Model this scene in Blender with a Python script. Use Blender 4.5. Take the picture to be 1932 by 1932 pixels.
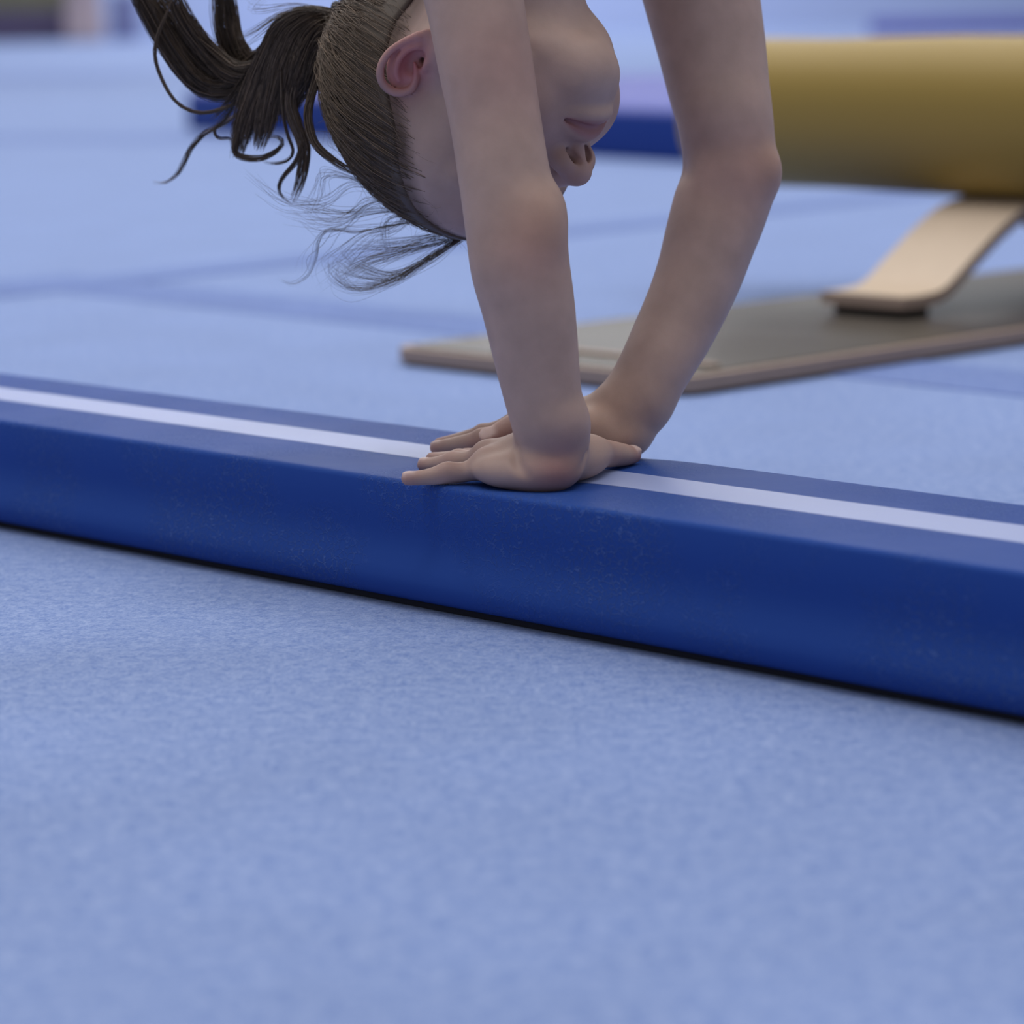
import bpy, bmesh, math, time
import numpy as np
from mathutils import Matrix, Vector

T0 = time.time()
rng = np.random.default_rng(7)
scene = bpy.context.scene
for o in list(bpy.data.objects):
    bpy.data.objects.remove(o)
COL = scene.collection

# ------------------------------------------------------------------ camera
IMG = 1932.0
F_PX = 5550.0
PITCH = math.atan(966 / F_PX)
ROLL = math.radians(1.1)
CAM_H = 0.411                       # camera height above the carpet
BEAM_H = 0.091                      # top of the floor beam
cp, sp = math.cos(PITCH), math.sin(PITCH)
FWD = np.array([0, cp, -sp]); R0 = np.array([1.0, 0, 0]); U0 = np.array([0, sp, cp])
RGT = R0 * math.cos(ROLL) - U0 * math.sin(ROLL)
UPV = U0 * math.cos(ROLL) + R0 * math.sin(ROLL)
EYE = np.array([0, 0, CAM_H])

cam_data = bpy.data.cameras.new('camera')
cam = bpy.data.objects.new('camera', cam_data)
COL.objects.link(cam)
cam.matrix_world = Matrix(((RGT[0], UPV[0], -FWD[0], EYE[0]),
                           (RGT[1], UPV[1], -FWD[1], EYE[1]),
                           (RGT[2], UPV[2], -FWD[2], EYE[2]),
                           (0, 0, 0, 1)))
cam_data.sensor_fit = 'HORIZONTAL'
cam_data.sensor_width = 36.0
cam_data.lens = 36.0 * F_PX / IMG
cam_data.clip_start = 0.05
cam_data.clip_end = 200
cam_data.dof.use_dof = True
cam_data.dof.focus_distance = 2.0
cam_data.dof.aperture_fstop = 5.0
scene.camera = cam

# ------------------------------------------------------------------ light
world = bpy.data.worlds.new('hall_ambient')
scene.world = world
world.use_nodes = True
bg = world.node_tree.nodes['Background']
bg.inputs[0].default_value = (0.93, 0.96, 1.0, 1)
bg.inputs[1].default_value = 0.36


def area_light(name, loc, target, size, size_y, power, color):
    d = bpy.data.lights.new(name, 'AREA')
    d.shape = 'RECTANGLE'; d.size = size; d.size_y = size_y
    d.energy = power; d.color = color
    o = bpy.data.objects.new(name, d)
    COL.objects.link(o)
    o.location = loc
    o.rotation_euler = (Vector(target) - Vector(loc)).to_track_quat('-Z', 'Y').to_euler()
    return o


# unseen ceiling lamp rows of the hall; farthest ones added to brighten the wall
for ly, pw in ((1.0, 170), (4.0, 190), (7.5, 200), (13.0, 280), (21.0, 380), (29.0, 420), (36.5, 520)):
    area_light('lamp_and_fill_row', (-0.8, ly, 6.0), (-0.8, ly, 0), 9.0, 1.2, pw, (1.0, 0.98, 0.95))

scene.view_settings.view_transform = 'Standard'
scene.view_settings.look = 'None'
scene.view_settings.gamma = 1.0
scene.view_settings.use_curve_mapping = False
scene.view_settings.exposure = 0.0


# ------------------------------------------------------------------ helpers
def ray(u, v):
    return FWD + RGT * ((u - 966) / F_PX) - UPV * ((v - 966) / F_PX)


def at_z(u, v, z):
    """point seen at photo position u, v at height z"""
    d = ray(u, v)
    return EYE + d * ((z - CAM_H) / d[2])


def at_y(u, v, y):
    """point seen at photo position u, v at distance y"""
    d = ray(u, v)
    return EYE + d * (y / d[1])


def bz(u, v, h):
    """h centimetres above the beam top"""
    return at_z(u, v, BEAM_H + h * 0.01)


def srgb(r, g, b):
    f = lambda c: (c / 255 / 12.92) if c / 255 <= 0.04045 else ((c / 255 + 0.055) / 1.055) ** 2.4
    return (f(r), f(g), f(b), 1.0)


def tag(o, label=None, cat=None, group=None, kind=None):
    if label: o['label'] = label
    if cat: o['category'] = cat
    if group: o['group'] = group
    if kind: o['kind'] = kind
    return o


def empty(name, loc):
    o = bpy.data.objects.new(name, None)
    o.empty_display_size = 0.1
    COL.objects.link(o)
    o.location = Vector(loc)
    return o


def link_mesh(name, me, mat, parent=None, smooth=True):
    if mat is not None:
        me.materials.append(mat)
    if smooth:
        me.polygons.foreach_set('use_smooth', np.ones(len(me.polygons), dtype=bool))
    o = bpy.data.objects.new(name, me)
    COL.objects.link(o)
    if parent is not None:
        o.parent = parent
        o.matrix_parent_inverse = Matrix.Translation(-parent.location)
    return o


def mesh_np(name, V, Fc):
    """mesh from numpy vertices and equal-size faces"""
    V = np.asarray(V, dtype=np.float32); Fc = np.asarray(Fc, dtype=np.int32)
    me = bpy.data.meshes.new(name)
    n = Fc.shape[1]
    me.vertices.add(len(V)); me.vertices.foreach_set('co', V.ravel())
    me.loops.add(Fc.size); me.loops.foreach_set('vertex_index', Fc.ravel())
    me.polygons.add(len(Fc))
    me.polygons.foreach_set('loop_start', np.arange(0, Fc.size, n, dtype=np.int32))
    me.update(calc_edges=True); me.validate()
    return me


def set_color(me, rgb, name='Col'):
    a = me.color_attributes.new(name, 'FLOAT_COLOR', 'POINT')
    c = np.ones((len(me.vertices), 4), dtype=np.float32); c[:, :3] = rgb
    a.data.foreach_set('color', c.ravel())


def bm_obj(name, bm, mat, parent=None, smooth=False, autosmooth=None):
    me = bpy.data.meshes.new(name)
    bm.normal_update()
    bm.to_mesh(me); bm.free()
    o = link_mesh(name, me, mat, parent, smooth)
    if autosmooth:
        me.set_sharp_from_angle(angle=math.radians(autosmooth))
    return o


def material(name):
    m = bpy.data.materials.new(name)
    m.use_nodes = True
    return m, m.node_tree.nodes, m.node_tree.links, m.node_tree.nodes['Principled BSDF']


def simple(name, col, rough=0.5, spec=0.5, noise=0.0, nscale=60.0, bump=0.0, bscale=400.0, metallic=0.0):
    m, N, L, P = material(name)
    P.inputs['Roughness'].default_value = rough
    P.inputs['Specular IOR Level'].default_value = spec
    P.inputs['Metallic'].default_value = metallic
    tc = N.new('ShaderNodeTexCoord')
    if noise > 0:
        nz = N.new('ShaderNodeTexNoise'); nz.inputs['Scale'].default_value = nscale; nz.inputs['Detail'].default_value = 5
        L.new(tc.outputs['Object'], nz.inputs['Vector'])
        mx = N.new('ShaderNodeMix'); mx.data_type = 'RGBA'
        L.new(nz.outputs['Fac'], mx.inputs[0])
        mx.inputs[6].default_value = tuple(c * (1 - noise) for c in col[:3]) + (1,)
        mx.inputs[7].default_value = tuple(min(1, c * (1 + noise)) for c in col[:3]) + (1,)
        L.new(mx.outputs[2], P.inputs['Base Color'])
    else:
        P.inputs['Base Color'].default_value = col
    if bump > 0:
        nb = N.new('ShaderNodeTexNoise'); nb.inputs['Scale'].default_value = bscale; nb.inputs['Detail'].default_value = 4
        L.new(tc.outputs['Object'], nb.inputs['Vector'])
        bp = N.new('ShaderNodeBump'); bp.inputs['Strength'].default_value = bump; bp.inputs['Distance'].default_value = 0.002
        L.new(nb.outputs['Fac'], bp.inputs['Height']); L.new(bp.outputs['Normal'], P.inputs['Normal'])
    return m


# ------------------------------------------------------------------ materials
def carpet_material(name, c_dark, c_light):
    m, N, L, P = material(name)
    tc = N.new('ShaderNodeTexCoord')
    n1 = N.new('ShaderNodeTexNoise'); n1.inputs['Scale'].default_value = 330; n1.inputs['Detail'].default_value = 4; n1.inputs['Roughness'].default_value = 0.65
    n2 = N.new('ShaderNodeTexNoise'); n2.inputs['Scale'].default_value = 95; n2.inputs['Detail'].default_value = 5; n2.inputs['Roughness'].default_value = 0.6
    n3 = N.new('ShaderNodeTexNoise'); n3.inputs['Scale'].default_value = 5; n3.inputs['Detail'].default_value = 3
    for n in (n1, n2, n3):
        L.new(tc.outputs['Object'], n.inputs['Vector'])
    a = N.new('ShaderNodeMath'); a.operation = 'MULTIPLY_ADD'; a.inputs[1].default_value = 0.6
    b = N.new('ShaderNodeMath'); b.operation = 'MULTIPLY'; b.inputs[1].default_value = 0.4
    L.new(n2.outputs['Fac'], b.inputs[0]); L.new(n1.outputs['Fac'], a.inputs[0]); L.new(b.outputs[0], a.inputs[2])
    rmp = N.new('ShaderNodeValToRGB')
    rmp.color_ramp.elements[0].position = 0.40; rmp.color_ramp.elements[0].color = c_dark
    rmp.color_ramp.elements[1].position = 0.60; rmp.color_ramp.elements[1].color = c_light
    L.new(a.outputs[0], rmp.inputs[0])
    mx = N.new('ShaderNodeMix'); mx.data_type = 'RGBA'; mx.blend_type = 'MULTIPLY'
    r3 = N.new('ShaderNodeMapRange'); r3.inputs[1].default_value = 0.35; r3.inputs[2].default_value = 0.65
    r3.inputs[3].default_value = 0.93; r3.inputs[4].default_value = 1.0
    L.new(n3.outputs['Fac'], r3.inputs[0])
    mx.inputs[0].default_value = 1.0
    L.new(rmp.outputs[0], mx.inputs[6]); L.new(r3.outputs[0], mx.inputs[7])
    L.new(mx.outputs[2], P.inputs['Base Color'])
    P.inputs['Roughness'].default_value = 0.95
    P.inputs['Specular IOR Level'].default_value = 0.1
    P.inputs['Sheen Weight'].default_value = 0.35
    P.inputs['Sheen Roughness'].default_value = 0.5
    P.inputs['Sheen Tint'].default_value = (0.75, 0.83, 1.0, 1)
    bp = N.new('ShaderNodeBump'); bp.inputs['Strength'].default_value = 0.7; bp.inputs['Distance'].default_value = 0.004
    L.new(a.outputs[0], bp.inputs['Height']); L.new(bp.outputs['Normal'], P.inputs['Normal'])
    return m


def vinyl_material(name, col, rough, crease):
    m, N, L, P = material(name)
    tc = N.new('ShaderNodeTexCoord')
    P.inputs['Base Color'].default_value = col
    P.inputs['Roughness'].default_value = rough
    P.inputs['Specular IOR Level'].default_value = 0.05
    P.inputs['Specular Tint'].default_value = (0.45, 0.66, 1.0, 1)
    # grain of the artificial leather plus fine creases in patches
    v = N.new('ShaderNodeTexVoronoi'); v.feature = 'DISTANCE_TO_EDGE'; v.inputs['Scale'].default_value = 190
    w = N.new('ShaderNodeTexNoise'); w.inputs['Scale'].default_value = 60; w.inputs['Detail'].default_value = 3
    vm = N.new('ShaderNodeVectorMath'); vm.operation = 'MULTIPLY_ADD'; vm.inputs[1].default_value = (0.02, 0.02, 0.02)
    L.new(tc.outputs['Object'], w.inputs['Vector']); L.new(w.outputs['Color'], vm.inputs[0]); L.new(tc.outputs['Object'], vm.inputs[2])
    L.new(vm.outputs[0], v.inputs['Vector'])
    big = N.new('ShaderNodeTexNoise'); big.inputs['Scale'].default_value = 9; big.inputs['Detail'].default_value = 4
    L.new(tc.outputs['Object'], big.inputs['Vector'])
    mr = N.new('ShaderNodeMapRange'); mr.inputs[1].default_value = 0.45; mr.inputs[2].default_value = 0.64
    L.new(big.outputs['Fac'], mr.inputs[0])
    r2 = N.new('ShaderNodeMapRange'); r2.inputs[1].default_value = 0.0; r2.inputs[2].default_value = 0.07; r2.inputs[3].default_value = 1.0; r2.inputs[4].default_value = 0.0
    L.new(v.outputs['Distance'], r2.inputs[0])
    mu = N.new('ShaderNodeMath'); mu.operation = 'MULTIPLY'
    L.new(r2.outputs[0], mu.inputs[0]); L.new(mr.outputs[0], mu.inputs[1])
    # glints on the creases, put into the base colour as lighter lines
    sc = N.new('ShaderNodeMath'); sc.operation = 'MULTIPLY'; sc.inputs[1].default_value = 0.55
    L.new(mu.outputs[0], sc.inputs[0])
    cm = N.new('ShaderNodeMix'); cm.data_type = 'RGBA'; L.new(sc.outputs[0], cm.inputs[0])
    cm.inputs[6].default_value = col; cm.inputs[7].default_value = srgb(96, 122, 184)
    L.new(cm.outputs[2], P.inputs['Base Color'])
    fold = N.new('ShaderNodeTexNoise'); fold.inputs['Scale'].default_value = 14; fold.inputs['Detail'].default_value = 2
    L.new(tc.outputs['Object'], fold.inputs['Vector'])
    ad = N.new('ShaderNodeMath'); ad.operation = 'MULTIPLY_ADD'; ad.inputs[1].default_value = 1.2
    L.new(fold.outputs['Fac'], ad.inputs[0]); L.new(mu.outputs[0], ad.inputs[2])
    bp = N.new('ShaderNodeBump'); bp.inputs['Strength'].default_value = crease; bp.inputs['Distance'].default_value = 0.0015
    L.new(ad.outputs[0], bp.inputs['Height']); L.new(bp.outputs['Normal'], P.inputs['Normal'])
    return m


MAT = {}
MAT['carpet'] = carpet_material('pale_blue_carpet', srgb(108, 135, 198), srgb(158, 177, 224))
MAT['seam_shade'] = carpet_material('seam_shade_carpet', srgb(92, 118, 186), srgb(132, 152, 208))
MAT['vinyl'] = vinyl_material('blue_vinyl', srgb(45, 76, 150), 0.5, 0.6)
MAT['stripe'] = simple('white_stripe', srgb(150, 163, 210), 0.42, 0.25, bump=0.05, bscale=90)
MAT['base'] = simple('dark_base', srgb(42, 42, 52), 0.9, 0.2)
MAT['yellow'] = simple('yellow_vinyl', srgb(144, 119, 54), 0.5, 0.4, bump=0.05, bscale=40)
MAT['ply'] = simple('bent_plywood', srgb(204, 184, 164), 0.5, 0.4, noise=0.07, nscale=30)
MAT['ply_edge'] = simple('plywood_edge', srgb(150, 131, 121), 0.6, 0.3, noise=0.1, nscale=80)
MAT['plate'] = simple('dark_laminate', srgb(72, 66, 61), 0.42, 0.2, noise=0.08, nscale=8)
MAT['rubber'] = simple('black_rubber', srgb(30, 30, 36), 0.7, 0.3)
MAT['mat_blue'] = simple('deep_blue_mat', srgb(0, 44, 122), 0.6, 0.3)
MAT['mat_top'] = simple('lilac_blue_mat', srgb(112, 118, 184), 0.75, 0.2)
MAT['wall'] = simple('pale_blue_wall', srgb(172, 188, 226), 0.9, 0.1)
MAT['brown'] = simple('dark_brown_wood', srgb(84, 76, 104), 0.7, 0.2)
MAT['olive'] = simple('olive_pad', srgb(112, 110, 92), 0.8, 0.2)
MAT['beige'] = simple('beige_pad', srgb(172, 156, 160), 0.8, 0.2)
MAT['greyblue'] = simple('grey_blue_pad', srgb(112, 118, 158), 0.8, 0.2)
MAT['leotard'] = simple('navy_leotard', srgb(30, 36, 70), 0.5, 0.4)

# ------------------------------------------------------------------ setting: floor, far wall
DIR = np.array([0.70285, -0.71134, 0.0])          # beam runs this way (to the right, nearer)
PERP = np.array([0.71134, 0.70285, 0.0])          # across the beam, away from the camera


def poly_slab(name, pts, z0, z1, mat, parent=None, bevel=0.0, seg=3):
    bm = bmesh.new()
    bot = [bm.verts.new((p[0], p[1], z0)) for p in pts]
    top = [bm.verts.new((p[0], p[1], z1)) for p in pts]
    n = len(pts)
    bm.faces.new(top); bm.faces.new(bot[::-1])
    for i in range(n):
        bm.faces.new((bot[i], bot[(i + 1) % n], top[(i + 1) % n], top[i]))
    bmesh.ops.recalc_face_normals(bm, faces=bm.faces)
    if bevel > 0:
        bmesh.ops.bevel(bm, geom=[e for e in bm.edges], offset=bevel, segments=seg, affect='EDGES', profile=0.5)
    return bm_obj(name, bm, mat, parent, smooth=bevel > 0, autosmooth=40)


floor = poly_slab('floor', [(-28, -6), (28, -6), (28, 40), (-28, 40)], -0.05, 0.0, MAT['carpet'])
tag(floor, kind='structure')
wall = poly_slab('wall_back', [(-28, 40), (28, 40), (28, 40.3), (-28, 40.3)], -0.05, 7.0, MAT['wall'])
tag(wall, kind='structure')


def seam_shade(p, q, width, parent, top=0.0015):
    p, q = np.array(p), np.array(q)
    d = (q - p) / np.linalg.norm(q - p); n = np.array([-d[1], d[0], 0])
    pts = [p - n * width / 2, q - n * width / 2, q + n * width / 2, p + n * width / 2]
    return poly_slab('seam_shade_strip', pts, -0.004, top, MAT['seam_shade'], parent)


# carpet rolls meet along these strips; their darker colour also paints in soft shade
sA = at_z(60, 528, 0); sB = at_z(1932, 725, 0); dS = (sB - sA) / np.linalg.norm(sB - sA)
seam_shade(sA - dS * 0.02, sB + dS * 1.5, 0.16, floor)
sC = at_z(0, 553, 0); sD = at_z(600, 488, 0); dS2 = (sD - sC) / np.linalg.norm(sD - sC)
seam_shade(sC - dS2 * 2.5, sD + dS2 * 5, 0.12, floor, 0.0024)
sE = at_z(0, 148, 0); sF = at_z(600, 140, 0); dS3 = (sF - sE) / np.linalg.norm(sF - sE)  # far bands: soft shade of the uneven floor, painted as darker strips
seam_shade(sE - dS3 * 3, sF - dS3 * 1.0, 1.8, floor)
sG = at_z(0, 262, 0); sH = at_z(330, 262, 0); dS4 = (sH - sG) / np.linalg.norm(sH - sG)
seam_shade(sG - dS4 * 2, sH + dS4 * 4.0, 0.35, floor)

# ------------------------------------------------------------------ floor beam
beam_p = at_z(900, 793 + 900 * 0.14855, BEAM_H)   # a point on the front top edge
WID = 0.183
NEAR_HEEL = at_z(1010, 915, BEAM_H)
beam = empty('floor_beam', (beam_p + PERP * WID / 2) * np.array([1, 1, 0]))
tag(beam, 'long blue padded floor beam with white centre stripe under the hands', 'floor beam')


def sweep(name, profile, s0, s1, n, mat, parent, dent=None, closed=True, smooth_ang=50):
    """profile of (across, height) swept along the beam direction"""
    prof = np.array(profile); m = len(prof)
    # denser rings near the hands
    s = np.linspace(s0, s1, n)
    V = np.zeros((n, m, 3))
    for i, si in enumerate(s):
        base = beam_p * np.array([1, 1, 0]) + DIR * si
        V[i] = base + prof[:, :1] * PERP + prof[:, 1:] * np.array([0, 0, 1.0])
    if dent is not None:
        V = dent(V)
    i = np.arange(n - 1)[:, None]; j = np.arange(m if closed else m - 1)[None, :]
    a = i * m + j; b = i * m + (j + 1) % m; c = (i + 1) * m + (j + 1) % m; d = (i + 1) * m + j
    Fc = np.stack([a, d, c, b], -1).reshape(-1, 4)
    me = mesh_np(name, V.reshape(-1, 3), Fc)
    if closed:
        bm = bmesh.new(); bm.from_mesh(me); bm.verts.ensure_lookup_table()
        bm.faces.new([bm.verts[k] for k in range(m)])
        bm.faces.new([bm.verts[(n - 1) * m + k] for k in range(m)][::-1])
        bmesh.ops.recalc_face_normals(bm, faces=bm.faces)
        bm.to_mesh(me); bm.free()
    o = link_mesh(name, me, mat, parent, True)
    me.set_sharp_from_angle(angle=math.radians(smooth_ang))
    return o


def round_profile(w, z0, z1, r_top, r_bot, inset, n=7):
    P = []
    side = lambda t: 0.0055 * math.sin(math.pi * t ** 1.4) ** 2 + inset * t ** 2
    def arc(cx, cz, r, a0, a1):
        for t in np.linspace(a0, a1, n):
            P.append((cx + r * math.cos(math.radians(t)), cz + r * math.sin(math.radians(t))))
    arc(r_top, z1 - r_top, r_top, 180, 90)
    for k in range(1, 30):
        P.append((r_top + (w - 2 * r_top) * k / 30, z1))
    arc(w - r_top, z1 - r_top, r_top, 90, 0)
    for k in range(1, 8):
        P.append((w - side(k / 8.0), z1 - r_top + (z0 + r_bot - z1 + r_top) * k / 8))
    arc(w - inset - r_bot, z0 + r_bot, r_bot, 0, -90)
    arc(inset + r_bot, z0 + r_bot, r_bot, -90, -180)
    for k in range(7, 0, -1):
        P.append((side(k / 8.0), z1 - r_top + (z0 + r_bot - z1 + r_top) * k / 8))
    return P


def dent(V):
    V = V.copy()
    for c, r, d in ((bz(1020, 905, 0), 0.034, 0.0022), (bz(1180, 858, 0), 0.034, 0.0020)):
        q = ((V[..., 0] - c[0]) ** 2 + (V[..., 1] - c[1]) ** 2) / r ** 2
        V[..., 2] -= d * np.exp(-q) * np.clip((V[..., 2] - 0.04) / 0.05, 0, 1)
    return V


sweep('cover', round_profile(WID, 0.0045, BEAM_H, 0.004, 0.018, -0.001), -2.6, 1.9, 900, MAT['vinyl'], beam, dent)
st_prof = [(0.072, BEAM_H - 0.0015), (0.0725, BEAM_H + 0.0003)] + [(0.0725 + 0.047 * k / 10, BEAM_H + 0.0004) for k in range(1, 10)] + [(0.1195, BEAM_H + 0.0003), (0.120, BEAM_H - 0.0015)]
sweep('stripe', st_prof, -2.59, 1.89, 900, MAT['stripe'], beam, dent)
sweep('base', [(0.014, 0.0005), (0.014, 0.012), (WID - 0.014, 0.012), (WID - 0.014, 0.0005)], -2.58, 1.88, 3, MAT['base'], beam, None)

# ------------------------------------------------------------------ apparatus: yellow roll on a bent plywood leg and base board
KB = np.array([0.18049, 3.02787, 0.0])             # front corner of the board
AX = np.array([-0.68498, 0.72857, 0.0]); BX = np.array([0.72857, 0.68498, 0.0])
app = empty('padded_roll_trainer', KB + AX * 0.23 + BX * 0.83)
tag(app, 'yellow padded roll on bent plywood leg and flat wooden base board', 'gym apparatus')


def AB(a, b, z):
    return KB + AX * a + BX * b + np.array([0, 0, z])


def rounded_rect(a0, a1, b0, b1, r, n=6):
    P = []
    for (ca, cb, s) in ((a1 - r, b1 - r, 0), (a0 + r, b1 - r, 90), (a0 + r, b0 + r, 180), (a1 - r, b0 + r, 270)):
        for t in np.linspace(s, s + 90, n):
            P.append(AB(ca + r * math.cos(math.radians(t)), cb + r * math.sin(math.radians(t)), 0))
    return P


BW, BL = 0.465, 1.74
poly_slab('base_board', rounded_rect(0, BW, 0, BL, 0.03), 0.004, 0.021, MAT['ply_edge'], app, bevel=0.0015, seg=1)
poly_slab('base_sole', rounded_rect(0.006, BW - 0.006, 0.006, BL - 0.006, 0.028), 0.0, 0.004, MAT['rubber'], app)
poly_slab('board_top', rounded_rect(0.012, BW - 0.012, 0.012, BL - 0.012, 0.024), 0.0205, 0.0225, MAT['plate'], app)
poly_slab('inlay_strip', [AB(a, b, 0) for a, b in ((0.03, 0.075), (BW - 0.12, 0.075), (BW - 0.12, 0.09), (0.03, 0.09))], 0.0225, 0.0262, MAT['ply_edge'], app, bevel=0.0005, seg=1)


def plank(name, path, thick, a0, a1, mat, mat_edge, parent):
    """bent plywood plank: path of (b, z) of its upper face, width from a0 to a1"""
    path = np.array(path, float)
    # Catmull-Rom
    Q = []
    pp = np.vstack([2 * path[0] - path[1], path, 2 * path[-1] - path[-2]])
    for i in range(1, len(pp) - 2):
        for t in np.linspace(0, 1, 10, endpoint=False):
            p0, p1, p2, p3 = pp[i - 1:i + 3]
            Q.append(0.5 * (2 * p1 + (p2 - p0) * t + (2 * p0 - 5 * p1 + 4 * p2 - p3) * t * t + (3 * p1 - p0 - 3 * p2 + p3) * t ** 3))
    Q.append(path[-1]); Q = np.array(Q)
    tg = np.gradient(Q, axis=0); tg /= np.linalg.norm(tg, axis=1)[:, None]
    nr = np.stack([-tg[:, 1], tg[:, 0]], 1)
    lo = Q - nr * thick
    bm = bmesh.new()
    rows = []
    for i in range(len(Q)):
        rows.append([bm.verts.new(AB(a0, Q[i, 0], Q[i, 1])), bm.verts.new(AB(a1, Q[i, 0], Q[i, 1])),
                     bm.verts.new(AB(a1, lo[i, 0], lo[i, 1])), bm.verts.new(AB(a0, lo[i, 0], lo[i, 1]))])
    for i in range(len(Q) - 1):
        for k in range(4):
            f = bm.faces.new((rows[i][k], rows[i + 1][k], rows[i + 1][(k + 1) % 4], rows[i][(k + 1) % 4]))
            f.material_index = 0 if k in (0, 2) else 1
    for e in (0, -1):
        f = bm.faces.new(rows[e]); f.material_index = 1
    bmesh.ops.recalc_face_normals(bm, faces=bm.faces)
    o = bm_obj(name, bm, mat, parent, smooth=True, autosmooth=40)
    o.data.materials.append(mat_edge)
    return o


plank('bent_leg', [(0.555, 0.050), (0.595, 0.050), (0.635, 0.056), (0.68, 0.083), (0.74, 0.119), (0.795, 0.143), (0.855, 0.151),
                   (0.915, 0.143), (0.97, 0.119), (1.03, 0.083), (1.075, 0.056), (1.115, 0.050), (1.155, 0.050)], 0.015, 0.16, 0.29, MAT['ply'], MAT['ply_edge'], app)
for b0, b1 in ((0.565, 0.62), (1.09, 1.145)):
    poly_slab('rubber_pad', [AB(0.172, b0, 0), AB(0.278, b0, 0), AB(0.278, b1, 0), AB(0.172, b1, 0)], 0.0225, 0.0355, MAT['rubber'], app, bevel=0.002, seg=1)

# padded roll: rounded cylinder along AX
def roll(name, a0, a1, bc, zc, r, mat, parent, cap=0.035):
    prof = [(0.0, 0.0)]
    for t in np.linspace(0, 90, 9):
        prof.append((cap - cap * math.cos(math.radians(t)), r - cap + cap * math.sin(math.radians(t))))
    L_ = a1 - a0
    pts = prof + [(L_ * k / 6, r + 0.002 * math.sin(k * 2.1)) for k in range(1, 6)] + [(L_ - x, y) for x, y in prof[::-1]]
    n = 48
    V = []
    for x, y in pts:
        for k in range(n):
            t = 2 * math.pi * k / n
            q = (abs(math.cos(t)) ** 2.35 + abs(math.sin(t)) ** 2.35) ** (-1 / 2.35)
            V.append(AB(a0 + x, bc + y * q * math.cos(t), zc + y * q * math.sin(t)))
    m = len(pts)
    Fc = [(i * n + k, i * n + (k + 1) % n, (i + 1) * n + (k + 1) % n, (i + 1) * n + k) for i in range(m - 1) for k in range(n)]
    me = mesh_np(name, V, Fc)
    bm = bmesh.new(); bm.from_mesh(me)
    bmesh.ops.remove_doubles(bm, verts=bm.verts, dist=1e-5)
    bmesh.ops.recalc_face_normals(bm, faces=bm.faces)
    bm.to_mesh(me); bm.free()
    return link_mesh(name, me, mat, parent, True)


roll('padded_roll', -0.55, 0.74, 0.855, 0.2525, 0.1015, MAT['yellow'], app)

# ------------------------------------------------------------------ mats and equipment far behind
def mat_block(name, label, corner, along, length, depth, h, side, top, cat='mat'):
    corner = np.array(corner) * np.array([1, 1, 0])
    along = np.array(along) / np.linalg.norm(along); back = np.array([-along[1], along[0], 0])
    if back[1] < 0: back = -back
    root = empty(name, corner + along * length / 2 + back * depth / 2)
    tag(root, label, cat)
    p = [corner, corner + along * length, corner + along * length + back * depth, corner + back * depth]
    poly_slab('foam_body', p, 0.0, h - 0.012, side, root, bevel=0.012)
    ins = 0.01
    c = sum(p) / 4
    p2 = [q + (c - q) / np.linalg.norm(c - q) * ins for q in p]
    poly_slab('top_cover', p2, h - 0.03, h, top, root, bevel=0.01)
    return root


mA = at_z(352, 247, 0); mB = at_z(1290, 308, 0)
mat_block('landing_mat', 'deep blue landing mat with lilac top on the floor behind the head', mA, mB - mA, 5.2, 5.0, 0.135, MAT['mat_blue'], MAT['mat_top'])
mC = at_z(1640, 66, 0.0)
mat_block('folding_mat', 'low lilac mat far behind the yellow roll', mC, (1, -0.18, 0), 6.0, 1.2, 0.16, MAT['mat_top'], MAT['mat_top'])


def gym_box(name, label, x0, x1, y, h, mats, cat):
    root = empty(name, ((x0 + x1) / 2, y + 0.3, 0)); tag(root, label, cat)
    z = 0.0
    for i, (m, f) in enumerate(mats):
        z1 = z + h * f
        e = 0.02 * i
        poly_slab('box_section' if i < len(mats) - 1 else 'padded_top', [(x0 + e, y + e, 0), (x1 - e, y + e, 0), (x1 - e, y + 0.6 - e, 0), (x0 + e, y + 0.6 - e, 0)], z, z1 - 0.004, m, root, bevel=0.012)
        z = z1
    return root


gym_box('vaulting_box', 'dark brown box with olive top at the far left wall', -7.6, -5.52, 38, 0.85, ((MAT['brown'], 0.16), (MAT['brown'], 0.16), (MAT['brown'], 0.14), (MAT['olive'], 0.54)), 'vaulting box')
gym_box('foam_block', 'small beige foam block beside the dark box at the wall', -5.46, -5.05, 37.2, 0.75, ((MAT['beige'], 0.5), (MAT['beige'], 0.5)), 'foam block')
gym_box('grey_block', 'grey blue foam block right of the beige one at the wall', -5.0, -4.7, 38, 0.6, ((MAT['greyblue'], 0.6), (MAT['greyblue'], 0.4)), 'foam block')

# ------------------------------------------------------------------ person: implicit surface, meshed as one continuous skin
def smin(a, b, k):
    if k <= 0: return np.minimum(a, b)
    h = np.maximum(k - np.abs(a - b), 0) / k
    return np.minimum(a, b) - h * h * k * 0.25


def smax(a, b, k):
    return -smin(-a, -b, k)


def catmull(pts, n):
    """resample a list of rows (x, y, z, r) smoothly"""
    P = np.asarray(pts, float)
    if len(P) < 3: return P
    pp = np.vstack([2 * P[0] - P[1], P, 2 * P[-1] - P[-2]])
    Q = []
    for i in range(1, len(pp) - 2):
        for t in np.linspace(0, 1, n, endpoint=False):
            p0, p1, p2, p3 = pp[i - 1:i + 3]
            Q.append(0.5 * (2 * p1 + (p2 - p0) * t + (2 * p0 - 5 * p1 + 4 * p2 - p3) * t * t + (3 * p1 - p0 - 3 * p2 + p3) * t ** 3))
    Q.append(P[-1])
    return np.array(Q)


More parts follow.
